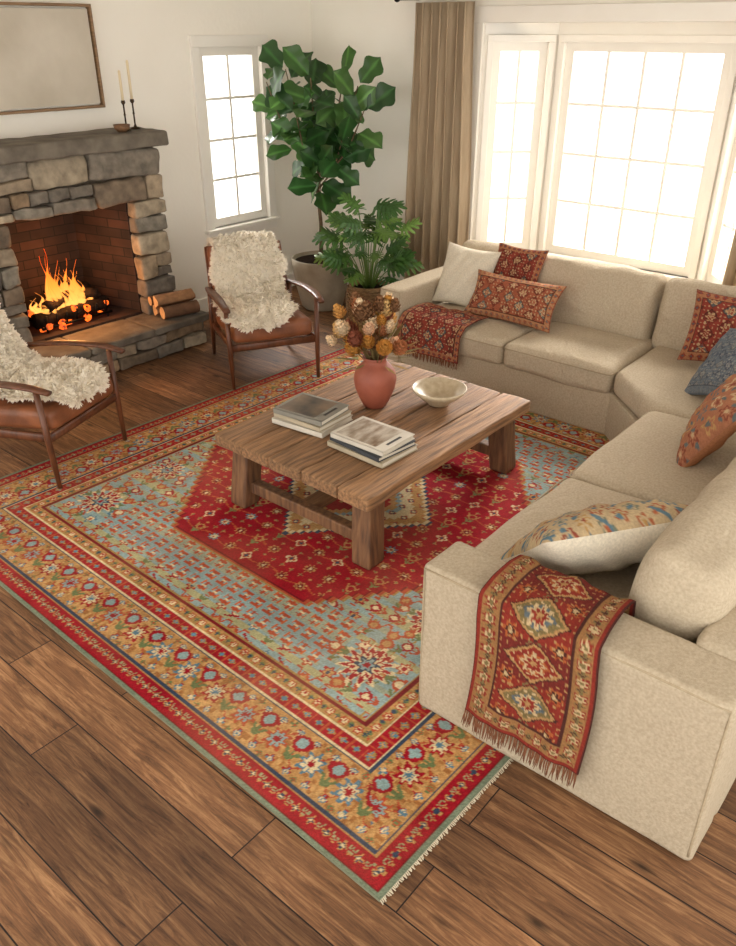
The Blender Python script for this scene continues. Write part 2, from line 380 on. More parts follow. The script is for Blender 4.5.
course(2.3,3.96,.0,.19,5.05,.12,rh=(.09,.18),rw=(.18,.36)); course(5.08,5.66,.0,.19,3.98,.12,rh=(.09,.11),rw=(.15,.25),axis='x')
sb.build('field_stones',M_stone,fp)
box('hearth_core',2.3,3.90,5.12,5.70,0,.20,M_mortar,fp,0)
x=2.28
while x<3.97:
    w=random.choice((.5,.62,.56)); 
    if 4.0-(x+w)<.25: w=4.0-x
    P,F=rbox((w-.006,.67,.06),.014,n=10,nz=.005,nf=7,seed=x); mesh_obj('hearth_slab',xf(P,(x+w/2,5.355,.222)),F,M_mantel,fp); x+=w
P,F=rbox((1.74,.44,.105),.02,n=26,nz=.012,nf=7,seed=3); mesh_obj('mantel_slab',xf(P,(3.09,5.47,1.55)),F,M_mantel,fp)
mbf=MB()
x0,x1,y0,y1,z0,z1=2.64,3.63,5.42,6.0,.25,1.16
mbf.add([(x0,y0,z0),(x0+.12,y1,z0),(x0+.12,y1,z1),(x0,y0,z1)],[(0,1,2,3)])
mbf.add([(x1,y0,z0),(x1-.12,y1,z0),(x1-.12,y1,z1),(x1,y0,z1)],[(3,2,1,0)])
mbf.add([(x0,y1,z0),(x1,y1,z0),(x1,y1,z1),(x0,y1,z1)],[(0,1,2,3)])
mbf.add([(x0,y0,z1),(x1,y0,z1),(x1,y1,z1),(x0,y1,z1)],[(0,1,2,3)])
mbf.add([(x0,y0,z0+.006),(x1,y0,z0+.006),(x1,y1,z0+.006),(x0,y1,z0+.006)],[(3,2,1,0)])
o=mbf.build('firebox',M_brick,fp,False); s=o.modifiers.new('s','SOLIDIFY'); s.thickness=.03; s.offset=0
fr=empty('fireplace_fire')
for i in range(7):
    x=2.86+i*.085; tubeo('grate_bar',[(x,5.5,.40),(x,5.52,.31),(x,5.8,.31)],.009,M_iron,fr,n=6)
tubeo('grate_rail',[(2.82,5.52,.305),(3.42,5.52,.305)],.011,M_iron,fr,n=6); tubeo('grate_rail',[(2.82,5.78,.305),(3.42,5.78,.305)],.011,M_iron,fr,n=6)
for x in (2.86,3.38):
    for y in (5.52,5.78): tubeo('grate_leg',[(x,y,.255),(x,y,.31)],.01,M_iron,fr,n=6)
for a,b,rr in (((2.80,5.56,.36),(3.42,5.58,.37),.055),((2.84,5.74,.37),(3.44,5.70,.37),.06),((2.9,5.55,.45),(3.36,5.74,.47),.05),((3.34,5.55,.46),(3.0,5.74,.48),.04)):
    pp,_=smoothpath([a,b],7); pp[1:-1]+=np.random.uniform(-.01,.01,(5,3)); tubeo('burning_log',pp,[rr*random.uniform(.85,1.1) for _ in pp],M_char,fr,n=9)
eb=MB()
for i in range(44):
    P,F=rbox([random.uniform(.03,.06)]*3,.015,n=4,nz=.01,nf=20,seed=i); eb.add(P+np.array((random.uniform(2.85,3.4),random.uniform(5.50,5.75),random.uniform(.28,.41))),F)
eb.build('embers',M_ember,fr)
fbm=MB()
for i in range(30):
    x=random.gauss(3.08,.13); x=min(max(x,2.86),3.38); y=random.uniform(5.56,5.74); h=.08+(.40*math.exp(-((x-3.0)/.08)**2)+.26*math.exp(-((x-3.19)/.07)**2))*random.uniform(.5,1.1); w=random.uniform(.02,.048); ph=random.random()*6
    pts=[];rd=[]
    for k in range(14):
        t=k/13; pts.append((x+.05*math.sin(ph+t*4.5)*t,y+.02*math.cos(ph+t*3),.39+h*t)); rd.append(max(.001,w*(math.sin(math.pi*min(1,t*1.0+.25))**1.0)*(1-t)**.4*(1+.15*math.sin(ph+t*14))))
    V_,F_=tube(pts,rd,n=10); fbm.add(V_,F_)
fbm.build('flames',M_flame,fr)
pa=empty('framed_painting')
box('canvas',2.53,3.69,5.665,5.69,1.78,2.38,M_canvas,pa,0)
for nm,a in (('frame_bottom',(2.5,3.72,5.65,5.70,1.75,1.768)),('frame_top',(2.5,3.72,5.65,5.70,2.392,2.41)),('frame_left',(2.5,2.518,5.65,5.70,1.75,2.41)),('frame_right',(3.702,3.72,5.65,5.70,1.75,2.41))): box(nm,*a,M_oakf,pa)
def candlestick(x,y,hs,hc):
    e=empty('candlestick',(x,y,1.606))
    latheo('holder',[(0,.0),(.036,.0),(.036,.006),(.012,.014),(.006,.03),(.006,hs*.5),(.010,hs*.52),(.006,hs*.55),(.006,hs-.03),(.016,hs-.015),(.013,hs),(0,hs)],M_bronze,e,n=20)
    latheo('taper_candle',[(0,hs),(.010,hs),(.009,hs+hc),(.003,hs+hc+.006),(0,hs+hc+.006)],M_candle,e,n=16)
candlestick(3.73,5.44,.20,.19); candlestick(3.85,5.50,.20,.25)
latheo('wooden_bowl',[(0,0),(.03,0),(.055,.025),(.06,.05),(.054,.05),(.045,.02),(0,.012)],M_tab,None,(3.65,5.38,1.606),24)

def log(mb,a,b,r,split):
    n=3 if split else 11
    pp,_=smoothpath([a,b],5)
    V,F=tube(pp,r,n=n*4 if split else n)
    if split:
        k=len(V)//5
        for i in range(5):
            c=pp[i]
            for j in range(k):
                v=V[i*k+j]-c; an=2*math.pi*(j+.5)/k; tri=.62/max(math.cos((an%(2*math.pi/3))-math.pi/3),.5); V[i*k+j]=c+v*min(1,tri)*1.15
    cols=np.tile(np.array(S(110,78,54) if not split else S(150,110,74)),(len(V),1))*np.random.uniform(.8,1.1,(len(V),1))
    mb.add(V,F[:-2],cols)
    for cap in F[-2:]:
        VV=V[list(cap)]; c=VV.mean(0); k=len(VV)
        mb.add(np.vstack([VV,c]),[(i,(i+1)%k,k) for i in range(k)],S(212,172,122))
lb=MB()
for (y,z,rr,sp) in ((5.11,.31,.05,False),(5.215,.307,.048,True),(5.15,.395,.05,True),(5.235,.385,.036,False)):
    log(lb,(3.62+random.uniform(-.02,.02),y+.04,z),(3.93+random.uniform(-.02,.02),y-.03,z+.004),rr,sp)
lb.build('firewood_stack',M_wood)

# ------------------------------------------------------------ rug pattern
def hsh(i,j,k=0): return np.modf(np.abs(np.sin(i*12.9898+j*78.233+k*37.7)*43758.5453))[0]
def ros(C,m,u,v,R,cols,k=8):
    r=np.hypot(u,v); th=np.arctan2(v,u); e=r/(.78+.22*np.cos(k*th))
    for f,c in zip((1,.66,.33),cols): C[m&(e<R*f)]=c
RED=S(152,20,34); DRED=S(114,20,28); GOLD=S(182,136,82); CREAM=S(212,192,150); BLUE=S(86,122,140); SKY=S(136,160,158); SAGE=S(150,158,136); RUST=S(172,74,46); NAVY=S(52,66,86); GREEN=S(104,116,74); OLIVE=S(158,126,72)
def cell(s,p): i=np.floor(s/p); return s-(i+.5)*p,i
def tulip(C,m,u,v,R,c0,c1,c2):
    a=np.abs(u); C[m&(a<R*.09)&(v<0)&(v>-R)]=c2
    C[m&(np.abs(a-(v+R*.95)*.7)<R*.13)&(v>-R)&(v<-R*.25)]=c2
    C[m&(a<R*.62*(1-((v-R*.35)/(R*.62))**2))&(v>-R*.3)]=c0
    C[m&(a<R*.36*(1-((v-R*.35)/(R*.40))**2))&(v>-R*.1)]=c1
    C[m&(np.abs(a-R*.5-(v-R*.3)*.4)<R*.1)&(v>R*.1)&(v<R)]=c0
def rugpat(x,y,hx,hy):
    q=.0060; x=np.round(x/q)*q; y=np.round(y/q)*q
    C=np.zeros(x.shape+(3,)); C[:]=SKY
    ex=hx-np.abs(x); ey=hy-np.abs(y); d=np.minimum(ex,ey); side=ex<ey; s=np.where(side,y,x); fld=d>.50
    ab=hsh(np.floor(x/.035),0,3); C[fld&(ab>.6)]=SAGE; C[fld&(ab>.86)]=S(166,162,120)
    px=.108; u,i=cell(x,px); v,j=cell(y+px/2*np.mod(i,2),px); h=hsh(i,j)
    C[fld&(np.abs(v-.018*np.sin(x*30))<.0045)&(hsh(np.floor(x/.2),j)>.4)]=OLIVE
    for lo,hi,cs in ((0,.14,(RUST,CREAM,RED)),(.14,.26,(RED,GOLD,NAVY)),(.26,.34,(BLUE,CREAM,RUST))): ros(C,fld&(h>=lo)&(h<hi),u,v,.040,cs,6)
    m=fld&(h>=.34)&(h<.64); tulip(C,m,v,u,.050,RUST,GOLD,GREEN)
    m=fld&(h>=.64); tulip(C,m,u,v,.048,RED,CREAM,RUST)
    C[fld&(np.abs(np.abs(u)-px/2)<.006)&(np.abs(v)<.018)]=RUST
    for cx in (-.98,.98):
        zx=x-cx; zz=fld&(np.abs(zx)<.16)&(np.abs(y)<.80); C[zz&(ab>.3)]=np.array(SKY)*.98; C[zz&(ab<=.3)]=SAGE
        tv,tj=cell(zx+.16,.08); tu,ti=cell(y+.04*np.mod(tj,2),.08)
        C[zz&(np.abs(tv)<.030)&(np.abs(tu)<.006)]=RUST; C[zz&(np.abs(tu)<.028)&(np.abs(np.abs(tv)-.02)<.0055)]=RUST
        C[zz&(np.abs(np.abs(tu)-.026)<.005)&(np.sign(tu)*tv>0)&(np.abs(tv)<.032)]=S(196,96,50); C[zz&(np.abs(tu)<.012)&(np.abs(tv)<.006)]=CREAM
    for cx,cy,R in ((-1.0,-.95,.11),(-1.0,.98,.11),(1.0,.95,.11),(1.0,-.95,.11),(-.62,-.98,.09),(-.55,1.0,.09),(.6,1.0,.09),(.6,-1.0,.09)):
        u2=x-cx; v2=y-cy; ros(C,fld,u2,v2,R*1.2,(CREAM,CREAM,GOLD),14); ros(C,fld,u2,v2,R,(RED,CREAM,GOLD),14); ros(C,fld,u2,v2,R*.5,(NAVY,SKY,RED),6)
        tulip(C,fld,np.abs(u2)-R*1.35,v2,R*.5,RUST,GOLD,GREEN); tulip(C,fld,u2,np.abs(v2)-R*1.4,R*.5,RUST,CREAM,GREEN)
    st=.045; dx=np.floor(np.abs(x)/st)*st; dy=np.abs(y); lim=1.13-.78*dx
    hexd=np.minimum(.88-np.abs(x),(lim-dy)*.8)
    C[fld&(hexd>-.030)]=OLIVE; C[fld&(hexd>-.020)]=RUST; C[fld&(hexd>-.006)]=DRED; C[fld&(hexd>0)]=RED
    R=fld&(hexd>.02); px=.125; u,i=cell(x,px); v,j=cell(y+px/2*np.mod(i,2),px); h=hsh(i,j,2)
    C[R&(np.abs(u-.014*np.sin(y*28))<.004)&(hsh(i,np.floor(y/.3),1)>.25)]=S(180,84,48); C[R&(np.abs(v)<.004)&(np.abs(u)<.05)&(h>.4)]=S(180,84,48)
    for lo,hi,cs in ((0,.3,(GOLD,DRED,CREAM)),(.3,.5,(BLUE,CREAM,RUST)),(.5,.68,(CREAM,RUST,NAVY))): ros(C,R&(h>=lo)&(h<hi),u,v,.034,cs,4+4*(lo<.5))
    tulip(C,R&(h>=.68),v,u,.044,GOLD,RED,S(120,130,80))
    u2,i2=cell(x+px/2,px); v2,j2=cell(y+px/4+px/2*np.mod(i2,2),px/2); ros(C,R,u2,v2,.013,(GOLD,GREEN,GOLD),4)
    md=np.floor(np.abs(x)/.03)*.03*.9+np.abs(y)
    for r_,c in ((.50,NAVY),(.485,CREAM),(.465,GOLD),(.385,CREAM),(.30,SKY),(.27,GOLD),(.22,RED),(.12,GOLD),(.06,NAVY)): C[fld&(md<r_)]=c
    u,i=cell(x,.08); v,j=cell(y,.08); ros(C,fld&(md<.45)&(md>.29),u,v,.024,(RUST,NAVY,CREAM),4)
    def band(a,b,c): 
        m=(d>=a)&(d<b); C[m]=c; return m
    band(-1,.014,S(116,128,106)); band(.014,.022,DRED)
    m=band(.022,.095,RED); w,i=cell(s,.07); ros(C,m,w,d-.059,.020,(GOLD,NAVY,CREAM),4); tulip(C,m,np.abs(w)-.035,d-.059,.018,S(150,150,110),RED,GOLD)
    band(.095,.104,GOLD); band(.104,.113,NAVY)
    m=band(.113,.325,GOLD); per=.175; w,i=cell(s,per); h=hsh(i,side*1.0,5); dd=d-.219
    C[m&(hsh(np.floor(s/.014),np.floor(d/.02),4)>.55)]=S(194,150,94); C[m&(hsh(np.floor(s/.014),np.floor(d/.02),9)>.8)]=S(160,106,58)
    C[m&(np.abs(dd-.062*np.sin(2*math.pi*s/per))<.005)]=RUST
    for lo,hi,cs in ((0,.4,(RED,CREAM,BLUE)),(.4,.65,(BLUE,CREAM,RED)),(.65,1.1,(RUST,SKY,RED))): ros(C,m&(h>=lo)&(h<hi),w,dd,.058,cs,8)
    w2,i2=cell(s+per/2,per); 
    tulip(C,m,w2,dd-.02,.066,RED,SKY,GREEN)
    for sg in (-1,1):
        ros(C,m,np.abs(w2)-.042,dd+sg*.074,.020,(RED,CREAM,RED),4); ros(C,m,np.abs(w)-.046,dd+sg*.080,.017,(BLUE,CREAM,BLUE),4); ros(C,m,w,dd+sg*.088,.016,(GREEN,RUST,GREEN),4)
    band(.325,.333,NAVY); band(.333,.340,CREAM)
    m=band(.340,.405,RED); w,i=cell(s,.062); ros(C,m,w,d-.373,.021,(OLIVE,BLUE,GOLD),4); C[m&(np.abs(np.abs(w)-.031)<.004)]=RUST
    band(.405,.412,CREAM); m=band(.412,.475,OLIVE); C[m&(hsh(np.floor(s/.014),np.floor(d/.02),4)>.5)]=GOLD; w,i=cell(s,.07); ros(C,m,w,d-.444,.024,(RUST,CREAM,RED),6); w,i=cell(s+.035,.07); ros(C,m,w,d-.444,.014,(GREEN,NAVY,GREEN),4)
    band(.475,.490,DRED); band(.490,.498,OLIVE)
    return C
hx,hy=1.72,1.64
n,m=660,630
X,Y=np.meshgrid(np.linspace(-hx,hx,n),np.linspace(-hy,hy,m),indexing='ij')
C=rugpat(X,Y,hx,hy); C*=(1+.22*(np.random.rand(n,m,1)-.5)*2); C*=(1+.06*np.sin(X*9+1.5*np.sin(X*23)))[...,None]
wear=np.array([[noise.noise(Vector((a*1.8,b*1.8,2)))+.5*noise.noise(Vector((a*5,b*5,7))) for b in np.linspace(-hy,hy,120)] for a in np.linspace(-hx,hx,120)])
wi=(np.linspace(0,119,n)).astype(int); wj=(np.linspace(0,119,m)).astype(int); W=wear[wi][:,wj][...,None]
fade=np.clip(.06+.22*W,0,.3); C=(C*(1-fade)+np.array(S(180,150,112))*fade*.8)*(.96+.12*W)
rug=empty('area_rug',(2.895,2.50,0),math.radians(-1.5))
mesh_obj('pile',np.stack([X,Y,np.full_like(X,.0125)],-1).reshape(-1,3),gridF(n,m)[:, ::-1],M_rug,rug,False,C.reshape(-1,3))
box('backing',-hx,hx,-hy,hy,.001,.0118,mat('rug_edge',S(128,130,108),.9),rug,0)
fb=MB()
for k in range(520):
    x=-hx+2*hx*(k+.5)/520; l=random.uniform(.008,.014); j=random.uniform(-.004,.004)
    fb.add([(x-.0025,-hy,.008),(x+.0025,-hy,.008),(x+.002+j,-hy-l,.003),(x-.002+j,-hy-l,.003)],[(0,1,2,3)],S(206,194,168))
fb.build('fringe',M_textile,rug,False)

# ------------------------------------------------------------ woven textiles
def kilim(u,v,W,H,pal,per=.12,brd=.05,q=.006,seed=0):
    u=np.round(u/q)*q; v=np.round(v/q)*q; C=np.zeros(u.shape+(3,)); C[:]=pal[0]
    d=np.minimum(np.minimum(u,W-u),np.minimum(v,H-v)); a,i=cell(u-W/2+per/2,per); b,j=cell(v-H/2+per/2+per/2*np.mod(i,2),per)
    r=np.abs(a)+np.abs(b); h=hsh(i,j,seed)
    C[(r<per*.5)&(r>per*.44)]=pal[4]; C[(r<per*.42)&(h<.5)]=pal[2]; C[(r<per*.42)&(h>=.5)]=pal[3]; ros(C,r<per*.4,a,b,per*.30,(pal[1],pal[0],pal[1]),6)
    a2,_=cell(u,per*.25); b2,_=cell(v,per*.25); C[(r>=per*.5)&(np.abs(a2)+np.abs(b2)<per*.06)]=pal[1]
    if brd:
        m=d<brd; C[m]=pal[4]; m=(d<brd*.88); C[m]=pal[5] if len(pal)>5 else pal[1]; s=np.where(np.minimum(u,W-u)<np.minimum(v,H-v),v,u); w,i=cell(s,brd*1.0); C[m&(np.abs(w)+np.abs(d-brd*.44)<brd*.38)]=pal[0]; C[m&(np.abs(w)+np.abs(d-brd*.44)<brd*.15)]=pal[3]; C[d<brd*.1]=pal[2]
    return C*.85*(1+.3*(np.random.rand(*u.shape,1)-.5))
def persian(u,v,W,H):
    q=.0055; u=np.round(u/q)*q; v=np.round(v/q)*q; R0=S(132,48,38); G=S(170,130,84); Ol=S(118,102,66); Dk=S(76,42,36); Cr=S(188,162,122); Bl=S(90,98,100); Or=S(164,88,50)
    C=np.zeros(u.shape+(3,)); C[:]=R0; d=np.minimum(np.minimum(u,W-u),np.minimum(v,H-v)); s=np.where(np.minimum(u,W-u)<np.minimum(v,H-v),v,u)
    x=u-W/2; a,i=cell(v,.17); r=np.abs(x)/.11+np.abs(a)/.085; md=np.mod(i,2)
    C[(md==1)]=S(112,44,38); C[r<1]=Dk; C[r<.93]=G; C[(r<.80)&(md==0)]=Ol; C[(r<.80)&(md==1)]=R0; C[(r<.55)&(md==0)]=Bl; C[(r<.55)&(md==1)]=Or; ros(C,r<.9,x,a,.046,(Cr,R0,G),8)
    w,_=cell(v+.085,.17); ros(C,r>1,np.abs(x)-.085,w,.034,(Or,Dk,Cr),6); tulip(C,r>1.05,x,w,.04,Ol,Cr,G)
    p,_=cell(u,.026); t,_=cell(v,.026); C[(r>1.1)&(np.abs(p)+np.abs(t)<.006)]=G; C[(r<.8)&(r>.58)&(np.abs(p)+np.abs(t)<.006)]=Cr
    m=d<.085; C[m]=Dk; m=d<.078; C[m]=S(150,108,68); w,i=cell(s,.06); ros(C,m,w,d-.044,.027,(R0,Cr,Ol),6); w,i=cell(s+.03,.06); ros(C,m,w,d-.044,.015,(Ol,Dk,Ol),4); C[d<.014]=R0; C[d<.005]=Dk; 
    return C*.95*(1+.3*(np.random.rand(*u.shape,1)-.5))
def floral(u,v,W,H,base,cols,seed=0,sc=.075):
    C=np.zeros(u.shape+(3,)); C[:]=base
    a,i=cell(u,sc*1.5); b,j=cell(v+sc*.75*np.mod(i,2),sc*1.5); h=hsh(i,j,seed); nn=len(cols)
    for k in range(nn): ros(C,(h>=k/nn)&(h<(k+1)/nn),a+.012*np.sin(j*9),b,sc*.66,(cols[k],base,cols[(k+2)%nn]),5+k%3)
    w=np.abs(np.sin((u+.03*np.sin(v*30))*42)*np.sin((v+.03*np.sin(u*28))*38)); C[w>.84]=cols[1]
    return C*.88*(1+.2*(np.random.rand(*u.shape,1)-.5))
def pillow(name,c,xd,nr,w,h,t,fc,bc,n=90):
    u,v=np.meshgrid(np.linspace(-1,1,n),np.linspace(-1,1,n),indexing='ij')
    s=np.clip((1-np.abs(u)**3)*(1-np.abs(v)**3),0,1)**.62
    X=u*w/2*(1-.09*(1-v**2)); Y=v*h/2*(1-.09*(1-u**2))
    wr=(.006*np.sin(u*7+v*3)*np.sin(v*6-u*2)+.004*np.sin(u*15-v*9))*s
    nr=Vector(nr).normalized(); xd=Vector(xd).normalized(); yd=nr.cross(xd).normalized(); xd=yd.cross(nr).normalized()
    R=np.array([xd,yd,nr])
    Pf=np.stack([X,Y,s*t/2+wr],-1).reshape(-1,3)@R+np.array(c); Pb=np.stack([X,Y,-s*t/2-wr],-1).reshape(-1,3)@R+np.array(c)
    U=(u+1)/2*w; V=(v+1)/2*h
    Cf=fc(U,V,w,h) if callable(fc) else np.tile(np.array(fc),(n*n,1)); Cb=bc(U,V,w,h) if callable(bc) else np.tile(np.array(bc),(n*n,1))
    F=np.concatenate([gridF(n,n)[:, ::-1],gridF(n,n,n*n)])
    return mesh_obj(name,np.concatenate([Pf,Pb]),F,M_textile,None,True,np.concatenate([Cf.reshape(-1,3),Cb.reshape(-1,3)]))
KR=(S(142,62,50),S(190,158,118),S(112,48,42),S(90,90,90),S(84,48,40),S(170,116,82)); KT=(S(166,94,68),S(202,170,130),S(132,64,50),S(108,112,106),S(98,56,44),S(184,134,96))
CRM=S(216,205,184)

# ------------------------------------------------------------ sectional sofa
so=empty('sectional_sofa',(0,0,.013))
def rb(name,x0,x1,y0,y1,z0,z1,r=.03,crown=(0,0,0),m=M_linen,nz=.003,n=14,rot=(0,0,0),seed=0,fl=False):
    zb=z0-(r*1.2 if fl else 0); P,F=rbox((x1-x0,y1-y0,z1-zb),r,crown,n,nz,4,seed)
    P=xf(P,((x0+x1)/2,(y0+y1)/2,(zb+z1)/2),rot)
    if fl: P[:,2]=np.maximum(P[:,2],z0)
    return mesh_obj(name,P,F,m,so)
YF,XB=1.38,5.48
rb('arm_near',1.835,2.05,.25,1.30,0,.64,.024,n=34,nz=.005,fl=True); rb('base_right',2.03,4.5,.40,YF-.02,0,.28,.02,n=18,fl=True)
rb('back_right',2.03,XB,.25,.44,0,.66,.03,n=24,fl=True); rb('base_window',4.44,5.40,.40,3.5,0,.28,.015,n=18,fl=True)
rb('back_window',5.30,XB,.30,3.60,0,.69,.03,n=24,fl=True); rb('arm_far',4.42,XB-.02,3.41,3.60,0,.62,.024,n=18,fl=True)
for pts in ([(1.838,.262,.02),(1.838,.262,.625),(1.838,1.288,.625),(1.838,1.288,.02)],[(2.046,.45,.625),(2.046,1.288,.625),(2.046,1.288,.30)],[(4.425,3.59,.02),(4.425,3.59,.605),(4.425,3.42,.605),(4.425,3.42,.02)]):
    k=[]; 
    for a,b in zip(pts[:-1],pts[1:]): k+= [tuple(np.array(a)+(np.array(b)-np.array(a))*t) for t in np.linspace(0,1,14)[:-1]]
    k.append(pts[-1]); tubeo('piping',k,.004,M_pipe,so,n=6)
def seam(x0,x1,y0,y1,z):
    r=.035; k=[]
    for cx,cy,a0 in ((x1-r,y1-r,0),(x0+r,y1-r,90),(x0+r,y0+r,180),(x1-r,y0+r,270)):
        k+= [(cx+r*math.cos(math.radians(a0+t)),cy+r*math.sin(math.radians(a0+t)),z) for t in (0,30,60,90)]
    k.append(k[0]); tubeo('cushion_piping',k,.004,M_pipe,so,n=6,cap=False)
def prism(name,poly,z0,z1,m,bev,sub=0):
    k=len(poly); V=[(x,y,z) for z in (z0,z1) for x,y in poly]; F=[tuple(range(k))[::-1],tuple(range(k,2*k))]+[(i,(i+1)%k,(i+1)%k+k,i+k) for i in range(k)]
    o=mesh_obj(name,V,F,m,so,True); b=o.modifiers.new('b','BEVEL'); b.width=bev; b.segments=5; b.limit_method='NONE'; return o
prism('base_corner',[(4.02,.5),(4.5,.5),(5.3,.5),(5.3,1.78),(4.44,1.78),(4.03,YF-.02)],.0,.28,M_linen,.01)
prism('seat_corner',[(4.07,.62),(5.16,.62),(5.16,1.77),(4.43,1.77),(4.07,YF)],.275,.44,M_linen_d,.05)
for k,(a,b,c,d_) in enumerate(((2.06,3.10,.62,YF+.01),(3.11,4.06,.62,YF+.01),(4.41,5.16,1.78,2.54),(4.41,5.16,2.55,3.40))):
    rb('seat_cushion',a,b,c,d_,.27,.435,.045,(0,0,.030),M_linen_d,.012,28,seed=k+1); seam(a-.001,b+.001,c-.001,d_+.001,.405)
def bc(name,cx,cy,w,along,lean,seed):
    if along=='x': cushion(name,(w,.22,.46),(cx,cy,.61),M_linen_d,so,(math.radians(lean),0,0),.06,(0,.055,.012),28,.020,5,seed)
    else: cushion(name,(.22,w,.46),(cx,cy,.61),M_linen_d,so,(0,math.radians(lean),0),.06,(.055,0,.012),28,.020,5,seed)
bc('back_cushion',2.60,.565,1.0,'x',12,5); bc('back_cushion',3.60,.565,.96,'x',12,6); bc('back_cushion',4.56,.565,.92,'x',12,7)
bc('back_cushion',5.18,1.33,.98,'y',12,8); bc('back_cushion',5.18,2.30,.92,'y',12,9); bc('back_cushion',5.18,3.08,.62,'y',12,10)

pillow('cream_throw_pillow',(4.93,3.20,.665),(0,-1,0),(-.88,-.12,.42),.43,.45,.15,CRM,CRM)
pillow('kilim_square_pillow',(5.02,2.84,.73),(0,-1,0),(-.88,0,.4),.40,.40,.08,lambda u,v,w,h:kilim(u,v,w,h,KR,.1,.04),S(140,60,48))
pillow('kilim_lumbar_pillow',(4.80,2.72,.615),(0,-1,0),(-.82,0,.52),.70,.33,.13,lambda u,v,w,h:kilim(u,v,w,h,KT,.10,.045,seed=2),S(150,70,50))
pillow('rust_floral_pillow',(3.64,.93,.67),(1,-.25,0),(-.25,.82,.45),.48,.48,.16,lambda u,v,w,h:floral(u,v,w,h,S(176,118,88),(S(206,176,136),S(108,114,114),S(144,80,62),S(192,150,100)),3),S(188,130,94))
pillow('slate_pattern_pillow',(4.42,1.12,.665),(1,-.75,0),(-.45,.60,.6),.48,.46,.15,lambda u,v,w,h:kilim(u,v,w,h,(S(112,120,128),S(154,154,148),S(92,100,112),S(132,130,126),S(80,86,96),S(122,128,132)),.07,.04),S(120,122,124))
pillow('kilim_red_pillow',(4.86,1.30,.69),(.15,-1,0),(-.8,-.1,.45),.46,.44,.14,lambda u,v,w,h:kilim(u,v,w,h,KR,.11,.05,seed=4),S(140,60,48))
pillow('multicolor_floral_pillow',(2.44,.92,.61),(.84,-.50,.14),(.345,.50,.68),.68,.52,.23,lambda u,v,w,h:floral(u,v,w,h,S(196,172,134),(S(172,98,66),S(100,126,138),S(184,142,86),S(120,128,112),S(150,76,58)),5,.048),CRM)

# ------------------------------------------------------------ throws
def throw(name,prof,q0,q1,pf,fr_len,axisdir,wr=.006,skew=0,n=190,m=110,fan=0):
    pp,t=smoothpath(prof,n); L=t[-1]; P=np.zeros((n,m,3)); w=abs(q1-q0)
    tan=np.gradient(pp,axis=0); tan/=np.linalg.norm(tan,axis=1,keepdims=True); nrm=np.stack([-tan[:,1],tan[:,0]],1)*axisdir
    for i in range(n):
        for j in range(m):
            u=j/(m-1); a=wr*(1+math.sin(u*13+t[i]*5)+.5*math.sin(u*29-t[i]*9))
            P[i,j]=(pp[i,0]+nrm[i,0]*a,(q0+q1)/2+(q1-q0)*(u-.5)*(1+fan*(t[i]/L-.5))+skew*(t[i]/L-.5)+.012*math.sin(t[i]*7),pp[i,1]+nrm[i,1]*a)
    U,V=np.meshgrid(t,np.linspace(0,w,m),indexing='ij')
    e=empty(name); C=pf(V,U,w,L)
    o=mesh_obj('cloth',P.reshape(-1,3),gridF(n,m),M_textile,e,True,C.reshape(-1,3)); s=o.modifiers.new('s','SOLIDIFY'); s.thickness=.006; s.offset=0
    fb=MB(); end=P[-1]; dirv=(P[-1]-P[-4]); dirv/=np.linalg.norm(dirv,axis=1,keepdims=True)
    for k in range(90):
        j=min(int(k/90*m),m-1); a=end[j]; b=a+dirv[j]*fr_len*random.uniform(.8,1.1)+np.array((0,random.uniform(-.010,.010),0)); a=a-dirv[j]*.004
        V_,F_=tube([a,(a+b)/2+np.array((0,random.uniform(-.003,.003),0)),b],[.0022,.0028,.001],n=4); fb.add(V_,F_,S(128,84,60))
    fb.build('fringe',M_textile,e); return e
throw('kilim_throw_blanket',[(2.085,.49),(2.085,.60),(2.075,.665),(2.0,.678),(1.89,.678),(1.817,.665),(1.806,.59),(1.802,.4),(1.797,.16)],1.05,.63,persian,.075,-1,.0055,fan=.08)
throw('striped_throw_blanket',[(4.66,.498),(4.56,.496),(4.44,.474),(4.385,.42),(4.375,.33),(4.37,.24)],3.38,2.84,lambda u,v,W,L:kilim(u,v,W,L,KR,.10,.045,.007,6),.05,-1,.005,skew=.04)

# ------------------------------------------------------------ coffee table
ct=empty('coffee_table',(3.025,2.46,.0135))
TW,TD=1.42,1.04
tb=MB(); ys=[-.52,-.33,-.10,.12,.31,.52]
for i in range(5):
    y0_,y1_=ys[i],ys[i+1]; w=y1_-y0_; P,F=rbox((TW+random.uniform(-.014,.008),w-.007,.066),.009,n=18,nz=.006,nf=9,seed=i+2)
    tb.add(xf(P,(random.uniform(-.004,.004),y0_+w/2,.393+random.uniform(-.002,.002))),F,np.array(S(148,110,75))*random.uniform(.72,1.15))
tb.build('top_planks',M_top,ct)
box('top_underlay',-.69,.69,-.50,.50,.362,.37,M_char,ct,0)
for sx in (-1,1):
    for sy in (-1,1):
        P,F=rbox((.115,.115,.37),.012,n=10,nz=.004,nf=6,seed=sx+3*sy); P[:,0]+=(P[:,2]-.18)*(-.10*sx); P[:,1]+=(P[:,2]-.18)*(-.06*sy)
        mesh_obj('leg',xf(P,(sx*.575,sy*.41,.189)),F,M_tableg,ct)
    box('end_apron',sx*.555-.03,sx*.555+.03,-.38,.38,.29,.362,M_tableg,ct); box('end_stretcher',sx*.585-.03,sx*.585+.03,-.39,.39,.085,.15,M_tableg,ct,.008)
box('long_stretcher',-.57,.57,-.045,.045,.10,.15,M_tab,ct,.008)
for sy in (-1,1): box('side_apron',-.52,.52,sy*.40-.02,sy*.40+.02,.30,.362,M_tableg,ct)
TZ=.0135+.432
